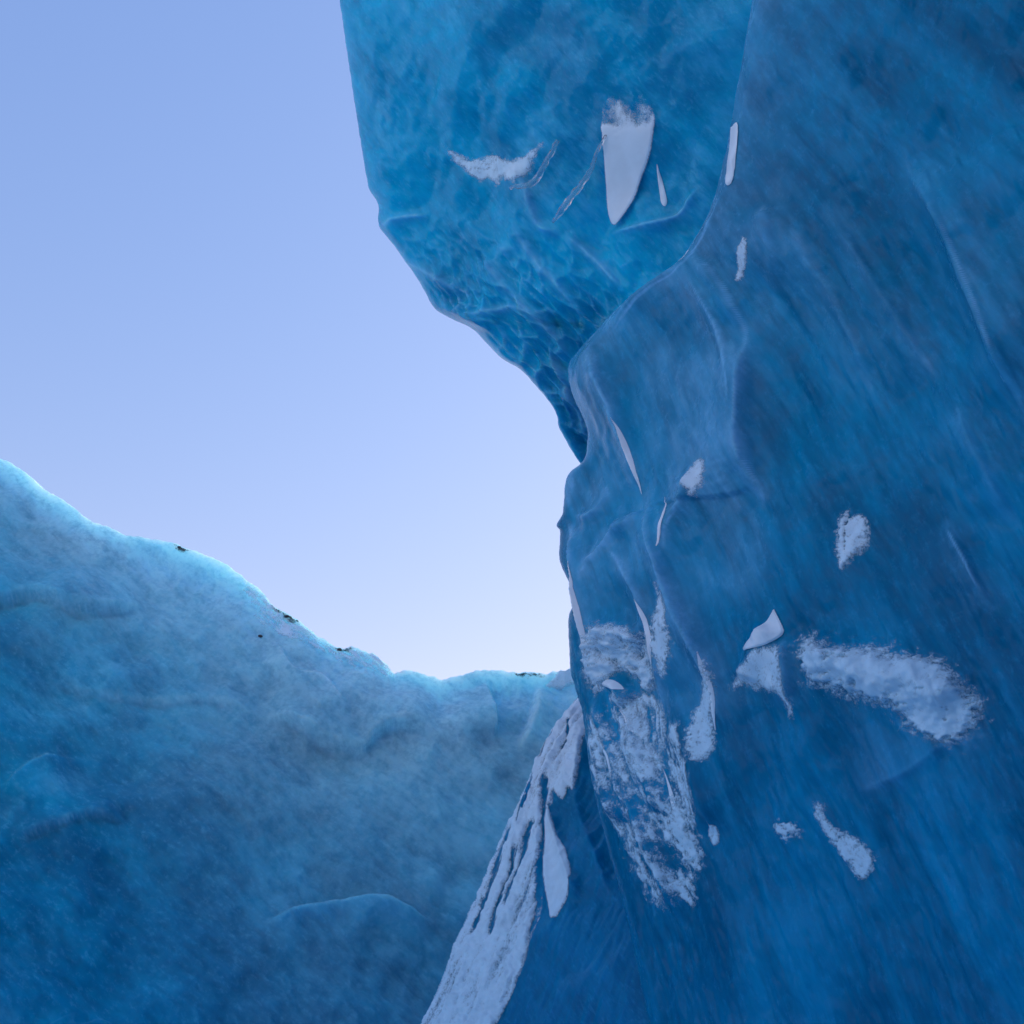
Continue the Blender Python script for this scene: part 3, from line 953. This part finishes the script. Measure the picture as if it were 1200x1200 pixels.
for line, wd, lab in [
    ([(733, 496), (741, 514), (749, 538), (753, 560), (755, 580)], 4.0, "thin curved painted sky glint on the crest of the longest upper ridge"),
    ([(791, 586), (794, 602), (794, 622), (791, 645)], 3.4, "thin straight painted sky glint beside the oval hollow"),
    ([(688, 662), (692, 690), (697, 725), (698, 752), (695, 785)], 7.0, "long painted highlight down the ridge at the wall's outer edge"),
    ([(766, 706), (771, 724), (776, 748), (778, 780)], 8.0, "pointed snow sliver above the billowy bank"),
    ([(806, 264), (807, 284), (806, 298), (803, 310)], 2.4, "hairline painted sky glint at the fork of the upper ridges"),
    ([(838, 766), (844, 790), (848, 818), (846, 856)], 5.0, "slim painted highlight along the rim of the frosty pocket"),
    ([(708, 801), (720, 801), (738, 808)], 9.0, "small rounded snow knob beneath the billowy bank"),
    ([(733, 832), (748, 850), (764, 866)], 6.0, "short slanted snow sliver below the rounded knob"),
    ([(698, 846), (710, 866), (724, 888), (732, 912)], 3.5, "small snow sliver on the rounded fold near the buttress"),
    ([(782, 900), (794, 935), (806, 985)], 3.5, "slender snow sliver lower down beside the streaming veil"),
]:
    drape("snow_glint_sliver", *W, sliver(line, wd), lab, "snow", SL, thick=0.02, feather=1.4, grain=0.1, gs=(10, 10), bias=0.12, mat=M_CRUST, step=0.7, smooth_edge=False)
# pale tongues on the roof: brightness of the sky painted as white skins
drape("sky_tongue", *R, [(704, 150), (708, 122), (724, 108), (746, 104), (764, 114), (769, 138), (763, 168), (756, 188), (748, 205), (740, 228), (728, 248), (716, 260), (709, 250), (707, 215), (707, 165)],
      "large smooth white tongue of painted sky brightness on the ice roof", "snow", thick=0.05, feather=3.0, grain=0.12, gs=(24, 14), bias=0.30, mat=M_TONGUE, thin_above=(95, 190), seed=20.0, blur=700, flat=True)
drape("sky_tongue", *R, [(766, 190), (769, 205), (775, 228), (774, 238), (769, 232), (766, 212)],
      "thin pale tongue of painted sky brightness beside the large white one", "snow", thick=0.04, feather=1.8, grain=0.05, gs=(12, 12), bias=0.2, mat=M_CRUST, seed=21.0, step=0.8)
drape("frost_patch", *R, [(520, 172), (548, 186), (572, 178), (600, 188), (636, 166), (622, 192), (607, 212), (588, 206), (580, 214), (570, 206), (556, 208), (536, 192)],
      "ragged pale frost fringe on the ice roof", "frost", thick=0.03, feather=7, grain=0.9, gs=(12, 8), seed=22.0)

# frost on the far rim
drape("rim_snow", far_surf, N_FAR, [(640, 803), (652, 792), (660, 782), (672, 776), (700, 772), (705, 800), (675, 800), (662, 804), (650, 805)],
      "small sunlit snow cap where the far rim meets the wall", "snow", thick=0.12, feather=3, grain=0.5, gs=(8, 5), bias=0.1, seed=30.0)
drape("frost_crust", far_surf, N_FAR, [(285, 680), (322, 715), (362, 741), (392, 759), (440, 769), (462, 792), (440, 790), (400, 775), (360, 757), (320, 738), (290, 705)],
      "crumbly white frost crust along the far rim", "frost", thick=0.06, feather=9, grain=1.5, gs=(14, 5), ang=0.6, bias=-0.1, level=0.1, seed=31.0, lump=0.03)

# ------------------------------------------------------------------ icicles
def clear_ice():
    k = NT("clear_ice")
    p = k.n("ShaderNodeBsdfPrincipled", Roughness=0.04)
    p.inputs["Base Color"].default_value = (0.96, 0.98, 1.0, 1)
    p.inputs["IOR"].default_value = 1.31
    p.inputs["Transmission Weight"].default_value = 0.9
    tc = k.n("ShaderNodeTexCoord").outputs["Object"]
    b = k.n("ShaderNodeBump", Strength=0.5, Distance=0.03)
    k.l(k.noise(tc, 26, 4), b.inputs["Height"])
    k.l(b.outputs[0], p.inputs["Normal"])
    k.l(p.outputs[0], k.out.inputs["Surface"])
    return k.m


M_CLEAR = clear_ice()


def icicle(path, rad, label, seed):
    pts = smooth_pl(path, 10)
    base = roof_surf(pts[:, 0], pts[:, 1])
    n = len(pts)
    tt = np.linspace(0, 1, n)
    base = base + N_ROOF * (0.06 + 0.18 * tt)[:, None]
    ns = 12
    d = np.gradient(base, axis=0)
    d /= np.linalg.norm(d, axis=1)[:, None]
    a = np.cross(d, N_ROOF)
    a /= np.linalg.norm(a, axis=1)[:, None]
    b = np.cross(d, a)
    th = np.linspace(0, 2 * math.pi, ns, endpoint=False)
    r = np.interp(tt, np.linspace(0, 1, len(rad)), rad)
    Vv = []
    for i in range(n):
        ring = base[i] + np.outer(np.cos(th), a[i]) * r[i] + np.outer(np.sin(th), b[i]) * r[i]
        k = 1 + 0.8 * fbm(np.stack([np.cos(th) * 1.5 + seed, np.sin(th) * 1.5, np.full(ns, i * 0.35)], -1), 3)
        ring = base[i] + (ring - base[i]) * k[:, None]
        Vv.append(ring)
    Vv = np.array(Vv)
    F = grid_faces(n, ns, loop=True)
    F.append(list(range(ns))[::-1])
    F.append([(n - 1) * ns + c for c in range(ns)])
    o = make_mesh("icicle", Vv, F, M_CLEAR, origin=base[0])
    return tag(o, label, "icicle", "icicles on the ice roof")


icicle([(712, 160), (700, 182), (690, 203), (678, 226), (666, 246), (655, 264)], [0.012, 0.018, 0.026, 0.032, 0.036, 0.014], "clear slanting icicle pointing from beside the large white tongue", 1.0)
icicle([(655, 165), (648, 182), (640, 202), (630, 218), (614, 229)], [0.02, 0.026, 0.03, 0.036, 0.014], "short clear bent icicle beside the frost fringe", 4.0)


# ------------------------------------------------------------------ stones melted out of the far rim
def stone_mat():
    k = NT("stone")
    tc = k.n("ShaderNodeTexCoord").outputs["Object"]
    c = k.mix(k.noise(tc, 25, 4), (0.02, 0.022, 0.026), (0.07, 0.07, 0.075))
    p = k.n("ShaderNodeBsdfPrincipled", Roughness=0.8)
    k.l(c, p.inputs["Base Color"])
    k.l(p.outputs[0], k.out.inputs["Surface"])
    return k.m


M_STONE = stone_mat()


def stone(px, py, size, label, seed):
    c = far_surf(np.array([px]), np.array([py]))[0] + np.array([0.0, -0.02, 0.02])
    nu, nw = 8, 6
    Vv = []
    for i in range(nw):
        ph = math.pi * (i + 0.5) / nw
        for j in range(nu):
            t = 2 * math.pi * j / nu
            v = np.array([math.sin(ph) * math.cos(t) * 1.5, math.sin(ph) * math.sin(t), math.cos(ph) * 0.8])
            v = v * (1 + 0.6 * float(perlin((v * 0.9 + seed)[None])[0]))
            Vv.append(c + v * size)
    F = grid_faces(nw, nu, loop=True, flip=True) + [list(range(nu)), [(nw - 1) * nu + q for q in range(nu)][::-1]]
    o = make_mesh("stone", Vv, F, M_STONE, origin=c, smooth=False)
    return tag(o, label, "stone", "dark stones melting out of the far rim")


stone(305, 747, 0.03, "single tiny dark stone stuck in the pale face below the rim", 1.0)
for px, dy, sz, lab in [(336, 4, .04, "dark flat stone on the white frost crust of the far rim"), (398, 3, .045, "dark stone at the lower end of the white frost crust"),
                        (210, 2, .035, "dark speck of stone on the bare rim beyond the milky ice")]:
    stone(px, float(rim_y(np.array([px]))[0]) + dy + 1.5, sz * 0.7, lab, px * 0.37)
for poly, lab in [([(316, 703), (330, 714), (346, 722), (352, 729), (338, 728), (322, 716)], "dark grit streak on the steepest bend of the far rim"),
                  ([(384, 750), (398, 756), (412, 759), (410, 764), (394, 762)], "dark grit band at the lower end of the frost crust"),
                  ([(202, 636), (214, 640), (222, 644), (212, 645)], "faint dark grit smudge on the rounded shoulder of the far rim"),
                  ([(600, 786), (622, 786), (640, 788), (630, 792), (606, 791)], "thin dark grit line on the level far rim")]:
    drape("grit_patch", far_surf, N_FAR, poly, lab, "grit", thick=0.02, feather=5, grain=1.2, gs=(7, 3), ang=0.6, bias=-0.12, level=0.2, mat=M_DIRT, seed=poly[0][0] * 0.1, step=0.8, blur=0)
